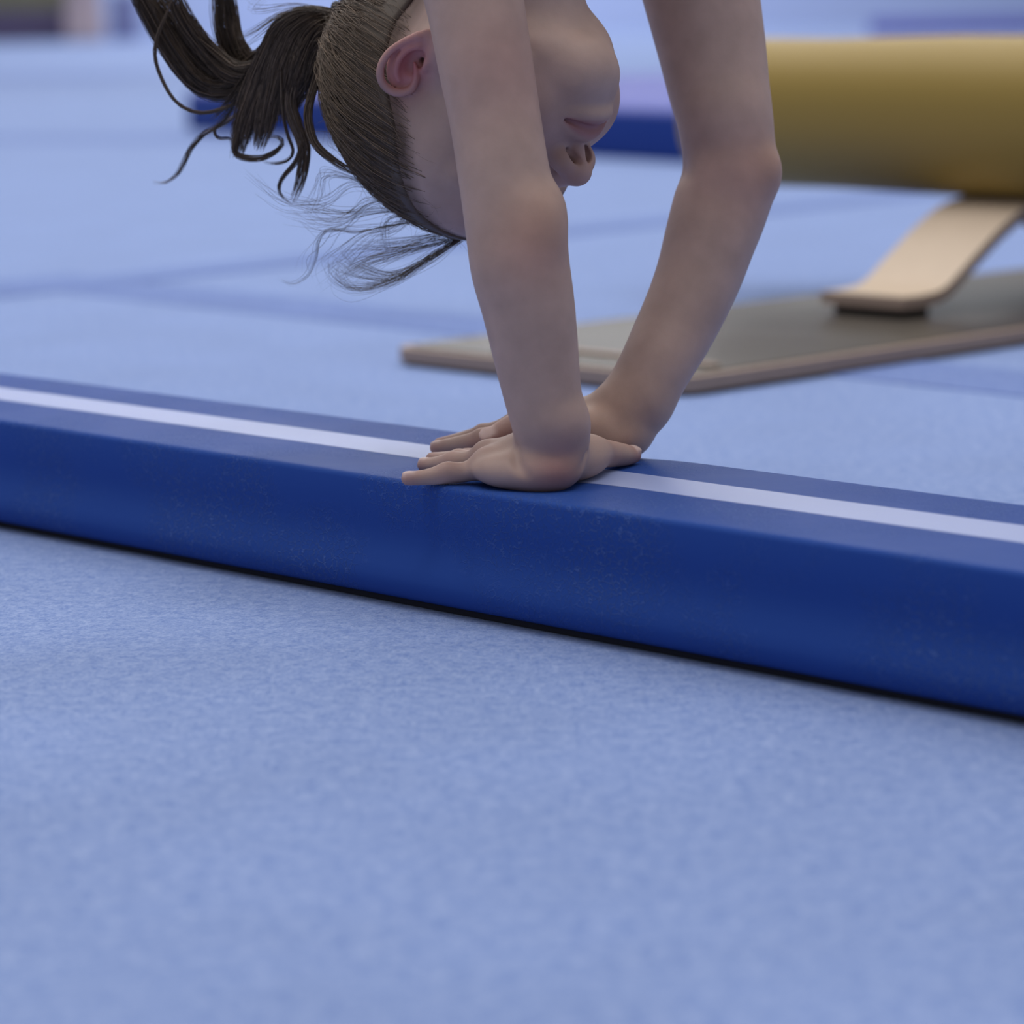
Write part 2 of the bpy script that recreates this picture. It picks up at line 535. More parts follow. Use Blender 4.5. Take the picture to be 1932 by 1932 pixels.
class Field:
    """a list of blended solids; eval() gives the signed distance (metres)"""
    def __init__(self, frame=None):
        self.items = []
        self.reach = 0.02
        self.frame = frame              # (origin, 3x3 columns, scale) of a local frame in cm

    def add(self, fn, lo, hi, k, op):
        self.items.append((fn, np.asarray(lo, np.float32), np.asarray(hi, np.float32), k, op))

    def tube(self, pts, k=0.004, op='u', n=5):
        Q = catmull(pts, n).astype(np.float32)
        lo = (Q[:, :3] - Q[:, 3:]).min(0); hi = (Q[:, :3] + Q[:, 3:]).max(0)

        far = float(self.reach / (1.0 if self.frame is None else self.frame[2])) + k

        def fn(P):
            d = np.full(len(P), far, np.float32)
            X, Y_, Z = P[:, 0], P[:, 1], P[:, 2]
            ch = 4
            for c in range(0, len(Q) - 1, ch):
                seg = Q[c:c + ch + 1]
                l = (seg[:, :3] - seg[:, 3:]).min(0) - far; u = (seg[:, :3] + seg[:, 3:]).max(0) + far
                i = np.nonzero((X > l[0]) & (X < u[0]) & (Y_ > l[1]) & (Y_ < u[1]) & (Z > l[2]) & (Z < u[2]))[0]
                if len(i) == 0: continue
                x, y, z = X[i], Y_[i], Z[i]; dd = d[i]
                for j in range(len(seg) - 1):
                    ax, ay, az, ra = seg[j]; bx, by, bz_, rb = seg[j + 1]
                    ex, ey, ez = bx - ax, by - ay, bz_ - az
                    px, py, pz = x - ax, y - ay, z - az
                    t = np.clip((px * ex + py * ey + pz * ez) / (ex * ex + ey * ey + ez * ez + 1e-12), 0, 1)
                    px -= t * ex; py -= t * ey; pz -= t * ez
                    dd = np.minimum(dd, np.sqrt(px * px + py * py + pz * pz) - (ra + (rb - ra) * t))
                d[i] = dd
            return d
        self.add(fn, lo, hi, k, op)

    def ell(self, c, r, k=0.004, op='u', axes=None):
        c = np.asarray(c, np.float32); r = np.asarray(r, np.float32)
        A = np.eye(3, dtype=np.float32) if axes is None else np.asarray(axes, np.float32)   # rows = axes
        ext = np.sqrt(((A * r[:, None]) ** 2).sum(0))

        def fn(P):
            q = (P - c) @ A.T
            k0 = np.sqrt(((q / r) ** 2).sum(1)); k1 = np.sqrt(((q / (r * r)) ** 2).sum(1))
            return np.where(k1 > 1e-6, k0 * (k0 - 1) / np.maximum(k1, 1e-6), -r.min())
        self.add(fn, c - ext, c + ext, k, op)

    def eval(self, P, pad=0.016):
        sc = 1.0
        if self.frame is not None:
            o, M, s = self.frame
            P = ((P - o) @ M / s).astype(np.float32); sc = s
        pad = pad / sc
        d = np.full(len(P), 0.05 / sc, np.float32)
        X, Y_, Z = (np.ascontiguousarray(P[:, i]) for i in range(3))
        for fn, lo, hi, k, op in self.items:
            pd = pad + k
            l, u = lo - pd, hi + pd
            idx = np.nonzero((X > l[0]) & (X < u[0]) & (Y_ > l[1]) & (Y_ < u[1]) & (Z > l[2]) & (Z < u[2]))[0]
            if len(idx) == 0: continue
            v = fn(P[idx])
            d[idx] = smin(d[idx], v, k) if op == 'u' else smax(d[idx], -v, k)
        return d * sc


def mesh_field(fn, lo, hi, h, B=6):
    """sparse surface nets"""
    lo = np.asarray(lo, float); hi = np.asarray(hi, float)
    nb = np.ceil((hi - lo) / (h * B)).astype(int)
    g = np.stack(np.meshgrid(*[np.arange(n) for n in nb], indexing='ij'), -1).reshape(-1, 3)
    cen = (lo + (g + 0.5) * B * h).astype(np.float32)
    act = g[np.abs(fn(cen)) < B * h * 0.9 + 0.001]
    D = np.full(nb * B + 1, 1.0, np.float32)
    loc = np.stack(np.meshgrid(*[np.arange(B + 1)] * 3, indexing='ij'), -1).reshape(-1, 3)
    step = 6000
    for s in range(0, len(act), step):
        idx = (act[s:s + step, None, :] * B + loc[None]).reshape(-1, 3)
        D[idx[:, 0], idx[:, 1], idx[:, 2]] = fn((lo + idx * h).astype(np.float32))
    cl = np.stack(np.meshgrid(*[np.arange(B)] * 3, indexing='ij'), -1).reshape(-1, 3)
    ids = np.full(nb * B + 1, -1, np.int32)
    cells = []
    corner = np.array([[i, j, k] for i in (0, 1) for j in (0, 1) for k in (0, 1)])
    for s in range(0, len(act), step):
        c = (act[s:s + step, None, :] * B + cl[None]).reshape(-1, 3)
        v = np.stack([D[c[:, 0] + q[0], c[:, 1] + q[1], c[:, 2] + q[2]] < 0 for q in corner], 1)
        n = v.sum(1)
        cells.append(c[(n > 0) & (n < 8)])
    c = np.concatenate(cells)
    ids[c[:, 0], c[:, 1], c[:, 2]] = np.arange(len(c))
    val = np.stack([D[c[:, 0] + q[0], c[:, 1] + q[1], c[:, 2] + q[2]] for q in corner], 1)
    acc = np.zeros((len(c), 3)); cnt = np.zeros(len(c))
    for a in range(8):
        for ax in range(3):
            if corner[a][ax] == 0:
                b = a + (4, 2, 1)[ax]
                m = (val[:, a] < 0) != (val[:, b] < 0)
                t = val[m, a] / (val[m, a] - val[m, b])
                p = np.repeat(corner[a][None].astype(float), m.sum(), 0); p[:, ax] = t
                acc[m] += p; cnt[m] += 1
    V = lo + (c + acc / cnt[:, None]) * h
    quads = []
    for ax in range(3):
        o1 = np.zeros(3, int); o1[(ax + 1) % 3] = 1
        o2 = np.zeros(3, int); o2[(ax + 2) % 3] = 1
        e = np.zeros(3, int); e[ax] = 1
        a = D[c[:, 0], c[:, 1], c[:, 2]] < 0
        b = D[c[:, 0] + e[0], c[:, 1] + e[1], c[:, 2] + e[2]] < 0
        m = (a != b) & (c[:, (ax + 1) % 3] > 0) & (c[:, (ax + 2) % 3] > 0)
        cc = c[m]; fl = a[m]
        q = np.stack([ids[tuple((cc).T)], ids[tuple((cc - o1).T)], ids[tuple((cc - o1 - o2).T)], ids[tuple((cc - o2).T)]], 1)
        q[~fl] = q[~fl][:, ::-1]
        quads.append(q[(q >= 0).all(1)])
    Q = np.concatenate(quads)
    return V, Q


def row(p, r):
    return (p[0], p[1], p[2], r)


# ---- arms from their outlines in the photo: (left u, v, right u, v, distance)
def limb(pairs):
    out = []
    for uL, vL, uR, vR, y in pairs:
        c = at_y((uL + uR) / 2, (vL + vR) / 2, y)
        out.append(row(c, 0.5 * math.hypot(uR - uL, vR - vL) * (c - EYE) @ FWD / F_PX))
    return out


NEAR = [(745, -190, 950, -215, 2.01), (772, -90, 974, -110, 2.0), (800, 0, 987, -14, 1.99), (826, 130, 1006, 113, 1.975), (848, 235, 1021, 218, 1.965), (862, 325, 1036, 312, 1.955), (870, 380, 1048, 372, 1.95),
        (879, 450, 1062, 436, 1.945), (888, 515, 1075, 497, 1.94), (909, 590, 1085, 570, 1.937), (931, 680, 1092, 660, 1.935), (950, 748, 1097, 735, 1.933), (965, 800, 1106, 790, 1.932), (975, 838, 1111, 832, 1.936)]
FAR = [(1150, -230, 1405, -275, 2.2), (1180, -120, 1418, -140, 2.19), (1214, 0, 1433, -15, 2.175), (1240, 93, 1445, 83, 2.165), (1260, 172, 1452, 158, 2.155), (1276, 224, 1459, 222, 2.145), (1287, 290, 1464, 292, 2.14), (1284, 330, 1464, 350, 2.135),
       (1268, 385, 1449, 402, 2.13), (1254, 440, 1427, 458, 2.12), (1238, 510, 1402, 520, 2.11), (1219, 562, 1374, 584, 2.10), (1196, 616, 1344, 640, 2.09), (1168, 680, 1305, 703, 2.075), (1141, 735, 1273, 762, 2.068), (1132, 765, 1250, 795, 2.065)]

nearF = Field(); farF = Field()
nearF.tube(limb(NEAR), 0.004, n=8)
farF.tube(limb(FAR), 0.004, n=8)
# elbows
farF.ell(at_y(1447, 324, 2.125), (0.010, 0.012, 0.015), 0.012)
farF.tube([row(at_y(1275, 318, 2.13), 0.006), row(at_y(1300, 330, 2.09), 0.003), row(at_y(1335, 335, 2.085), 0.001)], 0.010, 's')
nearF.ell(at_y(1010, 428, 1.930), (0.015, 0.010, 0.018), 0.02)
nearF.ell(at_y(1038, 398, 1.945), (0.008, 0.012, 0.014), 0.014)

CM = 0.01


def W(x, y, z):
    """centimetres in the hall, height above the beam top"""
    return np.array([x, y, z + BEAM_H * 100]) * CM


def finger(F, joints, k=0.003):
    """joints: rows of (x, y, height above the beam, radius), cm"""
    rows = [row(W(x, y, z), r * CM) for x, y, z, r in joints]
    F.tube(rows, k, n=4)
    return np.array(rows)


def metacarpal(F, a, b, ra, rb, k=0.011):
    m = (np.asarray(a) + np.asarray(b)) / 2
    F.tube([row(a, ra * CM), row(m, (ra + rb) / 2 * CM), row(b, rb * CM)], k, n=2)


NAILS = []


def nail(F, tip, prev, up, r, w=0.78):
    """nail plate near a finger tip"""
    t = tip - prev; t = t / np.linalg.norm(t)
    up = np.asarray(up, float); up = up - t * (up @ t); up /= np.linalg.norm(up)
    s = np.cross(t, up)
    c = tip + up * r * 0.80 - t * r * 0.15
    F.ell(c, (r * 1.0, r * w, r * 0.30), 0.0006, 'u', np.stack([t, s, up]))
    NAILS.append((c, t, s, up, r))


def pad(F, c, d, r, k):
    """soft pad of the palm: centre, direction of its length, half sizes (cm)"""
    d = np.array([d[0], d[1], 0.0]); d /= np.linalg.norm(d)
    F.ell(W(*c), np.array(r) * CM, k, 'u', np.stack([d, np.array([-d[1], d[0], 0]), np.array([0, 0, 1.0])]))


# near (left) hand: fingers to the left, thumb behind towards the other hand
pk = finger(nearF, [(-1.6, 195.3, 1.35, 0.88), (-2.9, 195.25, 0.85, 0.70), (-4.3, 195.2, 0.74, 0.71), (-5.7, 195.2, 0.52, 0.54), (-6.95, 195.2, 0.44, 0.47)])
rg = finger(nearF, [(-1.6, 197.2, 1.55, 0.88), (-2.8, 198.0, 1.15, 0.68), (-4.0, 199.0, 0.88, 0.71), (-5.2, 200.1, 0.58, 0.55), (-6.0, 200.9, 0.46, 0.50)])
md = finger(nearF, [(-1.0, 198.8, 1.35, 0.88), (-2.3, 200.0, 0.92, 0.70), (-3.6, 201.4, 0.68, 0.70), (-4.8, 202.7, 0.52, 0.56), (-5.5, 203.5, 0.45, 0.49)])
ix = finger(nearF, [(0.1, 200.1, 1.35, 0.90), (-0.8, 201.6, 0.85, 0.72), (-1.7, 203.1, 0.62, 0.68), (-2.6, 204.4, 0.5, 0.56), (-3.2, 205.2, 0.45, 0.49)])
for f in (pk, rg, md, ix):
    nearF.ell(f[0, :3] + np.array([0.001, 0, 0.0032]), (0.0066, 0.0062, 0.0058), 0.006)
    nearF.ell(f[2, :3] + np.array([0, 0, 0.0024]), (0.0052, 0.0050, 0.0048), 0.004)
NW = (2.6, 194.6, 2.3)
for f, ra, rb in ((pk, 1.6, 0.95), (rg, 1.7, 0.98), (md, 1.7, 1.0), (ix, 1.6, 1.0)):
    metacarpal(nearF, W(*NW), f[0, :3], ra, rb * 0.92, 0.008)
pad(nearF, (0.5, 193.0, 1.15), (-0.93, 0.36), (3.3, 1.6, 1.25), 0.010)       # little-finger side of the heel
pad(nearF, (2.5, 192.8, 1.25), (0.8, 0.3), (2.2, 1.9, 1.4), 0.010)            # heel under the wrist
pad(nearF, (4.6, 196.4, 1.4), (0.55, 0.83), (3.0, 1.65, 1.45), 0.012)         # ball of the thumb
nearF.tube([row(at_y(1046, 800, 1.932), 0.0235), row(W(2.75, 193.9, 3.2), 0.0225), row(W(2.6, 194.0, 1.9), 0.0175)], 0.006)
# folds where the wrist bends back
nearF.tube([row(at_y(972, 845, 1.925), 0.001), row(at_y(977, 876, 1.915), 0.0022), row(at_y(992, 902, 1.905), 0.0014), row(at_y(1012, 915, 1.90), 0.0008)], 0.006, 's')
nearF.tube([row(at_y(1108, 850, 1.935), 0.001), row(at_y(1104, 885, 1.918), 0.0014), row(at_y(1085, 905, 1.905), 0.0012), row(at_y(1060, 912, 1.90), 0.0006)], 0.006, 's')
th = finger(nearF, [(3.9, 195.9, 1.8, 1.35), (5.2, 197.8, 1.6, 1.15), (6.4, 199.4, 1.25, 0.98), (7.7, 201.2, 0.85, 0.80), (8.5, 202.5, 0.62, 0.60)], 0.008)
nail(nearF, th[-1, :3], th[-2, :3], (0.30, -0.35, 1), 0.0062)
nail(nearF, pk[-1, :3], pk[-2, :3], (0, -0.1, 1), 0.0046)
nail(nearF, rg[-1, :3], rg[-2, :3], (0, 0, 1), 0.0048)

# far (right) hand
fx = finger(farF, [(0.65, 205.6, 1.9, 0.90), (-0.7, 206.1, 1.75, 0.75), (-2.1, 206.7, 1.28, 0.70), (-3.9, 207.6, 0.82, 0.58), (-5.3, 208.3, 0.52, 0.50)])
fm = finger(farF, [(0.8, 207.2, 2.1, 0.90), (-0.6, 207.9, 1.8, 0.75), (-2.0, 208.5, 1.35, 0.70), (-3.8, 209.4, 0.82, 0.58), (-5.1, 210.0, 0.5, 0.50)])
fr = finger(farF, [(1.6, 208.7, 2.0, 0.86), (0.2, 209.5, 1.6, 0.72), (-1.2, 210.2, 1.15, 0.66), (-2.6, 211.0, 0.75, 0.56), (-3.8, 211.6, 0.5, 0.48)])
fp = finger(farF, [(2.6, 210.0, 1.7, 0.80), (1.5, 210.9, 1.3, 0.66), (0.4, 211.6, 0.95, 0.58), (-0.6, 212.2, 0.6, 0.5), (-1.4, 212.6, 0.45, 0.44)])
FW = (7.6, 206.2, 2.4)
for f, ra, rb in ((fx, 1.7, 1.0), (fm, 1.8, 1.02), (fr, 1.7, 1.0), (fp, 1.6, 0.95)):
    metacarpal(farF, W(*FW), f[0, :3], ra, rb, 0.012)
pad(farF, (8.0, 206.0, 1.35), (0.2, 1.0), (2.0, 1.55, 1.35), 0.010)
pad(farF, (5.8, 205.0, 1.35), (-0.95, 0.2), (2.8, 1.6, 1.35), 0.012)
farF.tube([row(at_y(1205, 755, 2.065), 0.0225), row(W(7.9, 206.2, 3.3), 0.0205), row(W(8.2, 206.1, 1.9), 0.0165)], 0.008)
for f in (fx, fm, fr, fp):
    farF.ell(f[0, :3] + np.array([0.001, 0, 0.0034]), (0.0070, 0.0066, 0.0062), 0.006)
    farF.ell(f[2, :3] + np.array([0, 0, 0.0028]), (0.0052, 0.0052, 0.0050), 0.004)
farF.tube([row(W(6.0, 204.6, 2.2), 0.0135), row(W(3.4, 203.8, 2.6), 0.0115), row(at_y(1000, 801, 2.034), 0.0090)], 0.008)
thumbF = Field()
ft = np.array([row(at_y(1020, 803, 2.036), 0.0095), row(at_y(985, 798, 2.032), 0.0082), row(at_y(962, 805, 2.030), 0.0078), row(at_y(940, 816, 2.028), 0.0066), row(at_y(919, 826, 2.027), 0.0051)])
thumbF.tube(ft, 0.003)
nail(thumbF, ft[-1, :3], ft[-2, :3], (-0.25, -0.80, 0.55), 0.0066, 0.85)
nail(farF, fx[-1, :3], fx[-2, :3], (0, -0.1, 1), 0.0048)

# ---- head, in its own frame: x towards the face, y to the child's left, z to the crown (cm)
H_S = 0.01105
HO = np.array([-0.0157, 2.08, 0.3512])
hx = np.array([0.516, -0.449, -0.73]); hx /= np.linalg.norm(hx)
hy = np.array([-0.68, -0.733, -0.03]); hy -= hx * (hx @ hy); hy /= np.linalg.norm(hy)
hz = np.cross(hx, hy)
HM = np.stack([hx, hy, hz], 1)
headF = Field((HO, HM, H_S))
CRC, CRR = np.array([-1.4, 0, 2.8]), np.array([9.15, 7.15, 7.05])


def H(p):
    return HO + HM @ (np.asarray(p, float) * H_S)


def toH(P):
    return (P - HO) @ HM / H_S


h = headF
h.ell(CRC, CRR, 1.0)
h.ell((3.0, 0, 2.9), (5.2, 6.0, 5.2), 1.5)
h.ell((2.4, 0, -2.2), (5.3, 5.5, 6.3), 1.5)
h.ell((4.8, 0, -4.8), (3.2, 3.1, 3.3), 1.0)
for s in (1, -1):
    h.tube([(-0.8, 5.2 * s, -3.0, 1.4), (0.2, 4.9 * s, -5.0, 1.4), (2.6, 3.0 * s, -6.3, 1.3), (5.0, 0.6 * s, -7.1, 1.3)], 1.6)
    h.ell((4.2, 3.0 * s, -3.4), (2.9, 2.4, 2.7), 1.4)
h.ell((5.3, 0, -6.9), (1.7, 2.0, 1.45), 1.2)
h.ell((1.6, 0, -5.3), (3.5, 3.7, 1.7), 1.5)
# neck
h.tube([(-2.0, 0, -2.5, 5.0), (-3.0, 0, -6.5, 4.6), (-5.0, 0, -10.0, 4.4), (-7.5, 0, -12.5, 4.4)], 2.0)
# brows and eyes
for s in (1, -1):
    h.tube([(7.3, 1.0 * s, 1.6, 0.7), (6.7, 2.6 * s, 2.0, 0.75), (5.3, 4.4 * s, 1.8, 0.7)], 1.0)
    h.ell((8.3, 2.9 * s, 0.3), (1.9, 1.7, 1.25), 0.9, 's')
    h.ell((5.75, 2.95 * s, 0.3), (1.3, 1.4, 1.2), 0.3)
    h.tube([(7.2, 1.9 * s, 0.0, 0.07), (7.25, 2.9 * s, -0.35, 0.09), (6.4, 4.1 * s, -0.05, 0.07)], 0.12, 's')
# nose
h.tube([(6.9, 0, 1.6, 0.75), (7.7, 0, 0.2, 0.68), (8.6, 0, -1.4, 0.75), (9.0, 0, -2.1, 0.88)], 0.7)
h.ell((9.05, 0, -2.25), (0.95, 0.95, 0.84), 0.3)
for s in (1, -1):
    h.ell((8.2, 1.05 * s, -2.5), (1.0, 0.66, 0.76), 0.6)
h.tube([(9.0, 0, -2.8, 0.36), (8.0, 0, -3.4, 0.42)], 0.25)
for s in (1, -1):
    h.tube([(9.0, 0.46 * s, -3.15, 0.24), (8.55, 0.66 * s, -3.05, 0.36), (8.0, 0.90 * s, -3.0, 0.26)], 0.10, 's')
    h.tube([(8.6, 0.6 * s, -2.9, 0.32), (8.2, 0.6 * s, -1.7, 0.26)], 0.1, 's')
# mouth
h.tube([(6.75, 2.0, -5.15, 0.22), (7.55, 1.2, -4.75, 0.42), (7.95, 0.35, -4.55, 0.50), (7.98, -0.35, -4.55, 0.50), (7.55, -1.2, -4.75, 0.42), (6.75, -2.0, -5.15, 0.22)], 0.5)
h.tube([(6.75, 1.9, -5.35, 0.22), (7.45, 1.1, -5.80, 0.48), (7.75, 0, -5.9, 0.58), (7.45, -1.1, -5.80, 0.48), (6.75, -1.9, -5.35, 0.22)], 0.5)
h.tube([(6.95, 2.15, -5.15, 0.14), (7.9, 1.2, -5.27, 0.20), (8.30, 0, -5.22, 0.21), (7.9, -1.2, -5.27, 0.20), (6.95, -2.15, -5.15, 0.14)], 0.16, 's')

# ears
EAR_UP = {}


def ear(s):
    lobe = np.array([-1.5, 6.5 * s, -4.0]); top = np.array([-0.65, 7.15 * s, 0.5])
    eu = top - lobe; L_ = np.linalg.norm(eu); eu /= L_
    eb = np.array([-0.80, 0.60 * s, 0]); eb -= eu * (eb @ eu); eb /= np.linalg.norm(eb)
    en = np.cross(eb, eu) * (1 if s > 0 else -1)
    if en @ np.array([0, s, 0]) < 0: en = -en
    c = (lobe + top) / 2
    f = L_ / 5.6
    E_ = lambda p, q, n: c + (eu * p + eb * q + en * n) * f
    A = np.stack([eu, eb, en])
    h.ell(E_(0.2, 0.1, -0.25), np.array([2.3, 1.5, 0.35]) * f, 0.3, 'u', A)
    h.ell(E_(-0.2, -0.7, -0.9), np.array([1.9, 0.9, 0.9]) * f, 0.5, 'u', A)
    h.ell(E_(-0.1, -0.25, 0.25), np.array([1.15, 0.72, 0.75]) * f, 0.25, 's', A)
    h.tube([tuple(E_(*p)) + (r * f,) for *p, r in ((-0.1, -0.35, -0.1, 0.18), (0.9, -1.0, 0.15, 0.26), (1.9, -1.0, 0.2, 0.32), (2.6, -0.1, 0.25, 0.34), (2.45, 1.0, 0.3, 0.33), (1.5, 1.7, 0.3, 0.31), (0.2, 1.75, 0.2, 0.29), (-1.0, 1.25, 0.1, 0.29), (-2.0, 0.55, 0.0, 0.33))], 0.12)
    h.ell(E_(-2.25, -0.1, -0.05), np.array([0.72, 0.62, 0.32]) * f, 0.35, 'u', A)
    h.tube([tuple(E_(*p)) + (r * f,) for *p, r in ((1.65, 0.1, 0.05, 0.22), (1.1, 0.6, 0.15, 0.27), (0.2, 0.85, 0.2, 0.27), (-0.8, 0.65, 0.15, 0.27), (-1.45, 0.1, 0.1, 0.30))], 0.2)
    h.ell(E_(-0.55, -1.1, 0.15), np.array([0.62, 0.35, 0.42]) * f, 0.25, 'u', A)
    h.tube([tuple(E_(-0.35, -0.65, 0.1)) + (0.3 * f,), tuple(E_(-0.4, -0.9, -1.2)) + (0.22 * f,)], 0.2, 's')
    EAR_UP[s] = (c, A, f)


ear(1); ear(-1)

# ---- trunk above the frame (the child is upside down)
SL = np.array(limb(NEAR)[0][:3]); SR = np.array(limb(FAR)[0][:3]); MID = (SL + SR) / 2
acr = (SR - SL) / np.linalg.norm(SR - SL)
front = np.array([0.80, -0.60, 0.0])
trunkF = Field()
NB = H((-2.4, 0, -16))
trunkF.tube([row(H((-6.0, 0, -11.2)), 0.047), row((H((-7.5, 0, -12.5)) + MID) / 2, 0.047), row(MID + np.array([0, 0, 0.06]), 0.054)], 0.03)
for S in (SL, SR):
    inn = S + (MID - S) * 0.35 + np.array([0, 0, 0.035])
    trunkF.tube([row(S, 0.038), row(S + np.array([0, 0, 0.02]), 0.043), row(inn, 0.048), row(MID + (S - MID) * 0.45 + np.array([0, 0, 0.12]), 0.066)], 0.03)
HIP = MID + np.array([-0.03, 0.05, 0.46])
for q in (-0.55, 0.0, 0.55):
    off = (SR - SL) / 2 * q
    trunkF.tube([row(MID + off + np.array([0, 0, 0.08]), 0.072), row(MID + off * 0.95 + np.array([0, 0, 0.20]), 0.074), row(MID + off * 0.75 + np.array([-0.015, 0.025, 0.32]), 0.068), row(HIP + off * 0.9, 0.076)], 0.03)


def body_sdf(P):
    a = nearF.eval(P); b = farF.eval(P); c = headF.eval(P); t = trunkF.eval(P, 0.02)
    d = smin(smin(c, t, 0.012), a, 0.0)
    d = np.minimum(d, np.minimum(b, thumbF.eval(P)))
    lift = (P[:, 2] > 0.47)
    if lift.any():
        i = np.nonzero(lift)[0]
        d[i] = smin(smin(smin(t[i], a[i], 0.02), b[i], 0.02), c[i], 0.012)
    # skin rests on the beam top
    bt = BEAM_H - 0.0018 - P[:, 2]
    return np.maximum(d, bt)


HVOX = 0.0012
V1, Q1 = mesh_field(body_sdf, (-0.150, 1.80, 0.085), (0.215, 2.30, 0.60), HVOX)
print('body', len(V1), len(Q1), 'time', round(time.time() - T0, 1))



def relax(V, Q, mask, n):
    e = np.concatenate([Q[:, [0, 1]], Q[:, [1, 2]], Q[:, [2, 3]], Q[:, [3, 0]]])
    cnt = np.bincount(e[:, 0], minlength=len(V)) + np.bincount(e[:, 1], minlength=len(V))
    for _ in range(n):
        A = np.stack([np.bincount(e[:, 0], V[e[:, 1], i], len(V)) + np.bincount(e[:, 1], V[e[:, 0], i], len(V)) for i in range(3)], 1) / np.maximum(cnt, 1)[:, None]
        V = V + (A - V) * (0.6 * mask)[:, None]
    return V


_q = toH(V1)
_head = (np.abs(_q - np.array([0, 0, 0.0])) < np.array([11.5, 9.5, 12])).all(1) & (V1[:, 1] > 1.99)
_arm = np.clip((V1[:, 2] - BEAM_H - 0.055) / 0.03, 0, 1) * (~_head)
V1 = relax(V1, Q1, np.maximum(_arm, 0.0), 40)
V1 = relax(V1, Q1, np.ones(len(V1)), 1)

# lower trunk and legs, pointing up out of the frame (joined into the same skin, the seam lies under the leotard)
legF = Field(); legF.reach = trunkF.reach = 0.05
for q in (-0.55, 0.0, 0.55):
    off = (SR - SL) / 2 * q
    legF.tube([row(MID + off * 0.95 + np.array([0, 0, 0.16]), 0.070), row(MID + off * 0.75 + np.array([-0.015, 0.025, 0.32]), 0.066), row(HIP + off * 0.9, 0.074)], 0.03)
for s in (-1, 1):
    r0 = HIP + acr * 0.06 * s + np.array([0, 0, 0.03]); kn = r0 + acr * 0.02 * s + front * (0.10 if s < 0 else -0.08) + np.array([0, 0, 0.33]); an = kn + front * (-0.03 if s < 0 else -0.06) + np.array([0, 0, 0.31])
    legF.tube([row(r0, 0.076), row((r0 * 2 + kn) / 3, 0.072), row((r0 + kn * 2) / 3, 0.058), row(kn, 0.047), row(kn * 0.65 + an * 0.35, 0.048), row(kn * 0.3 + an * 0.7, 0.036), row(an, 0.029), row(an + np.array([0, 0, 0.03]), 0.029)], 0.02)
    legF.tube([row(an + np.array([0, 0, 0.02]) - front * 0.02, 0.024), row(an + np.array([0, 0, 0.05]) + front * 0.06, 0.026), row(an + np.array([0, 0, 0.07]) + front * 0.15, 0.016)], 0.015)
llo = np.minimum(MID - 0.4, HIP - 0.4); lhi = np.maximum(MID + 0.4, HIP + 0.4)
V2, Q2 = mesh_field(lambda P: legF.eval(P, 0.045), (llo[0], llo[1], MID[2] + 0.10), (lhi[0], lhi[1], HIP[2] + 0.86), 0.007)


# ---- skin colours (its own pigment: lips, ear, knuckles, elbows, nails, brows)
def blob(P, c, r, amt):
    return amt * np.exp(-((P - c) ** 2).sum(1) / r ** 2)


BASE = np.array(srgb(176, 148, 138)[:3]); RED = np.array(srgb(160, 108, 104)[:3]); PINK = np.array(srgb(226, 164, 158)[:3])
ORNG = np.array(srgb(184, 142, 116)[:3]); HAIRC = np.array(srgb(62, 46, 38)[:3])


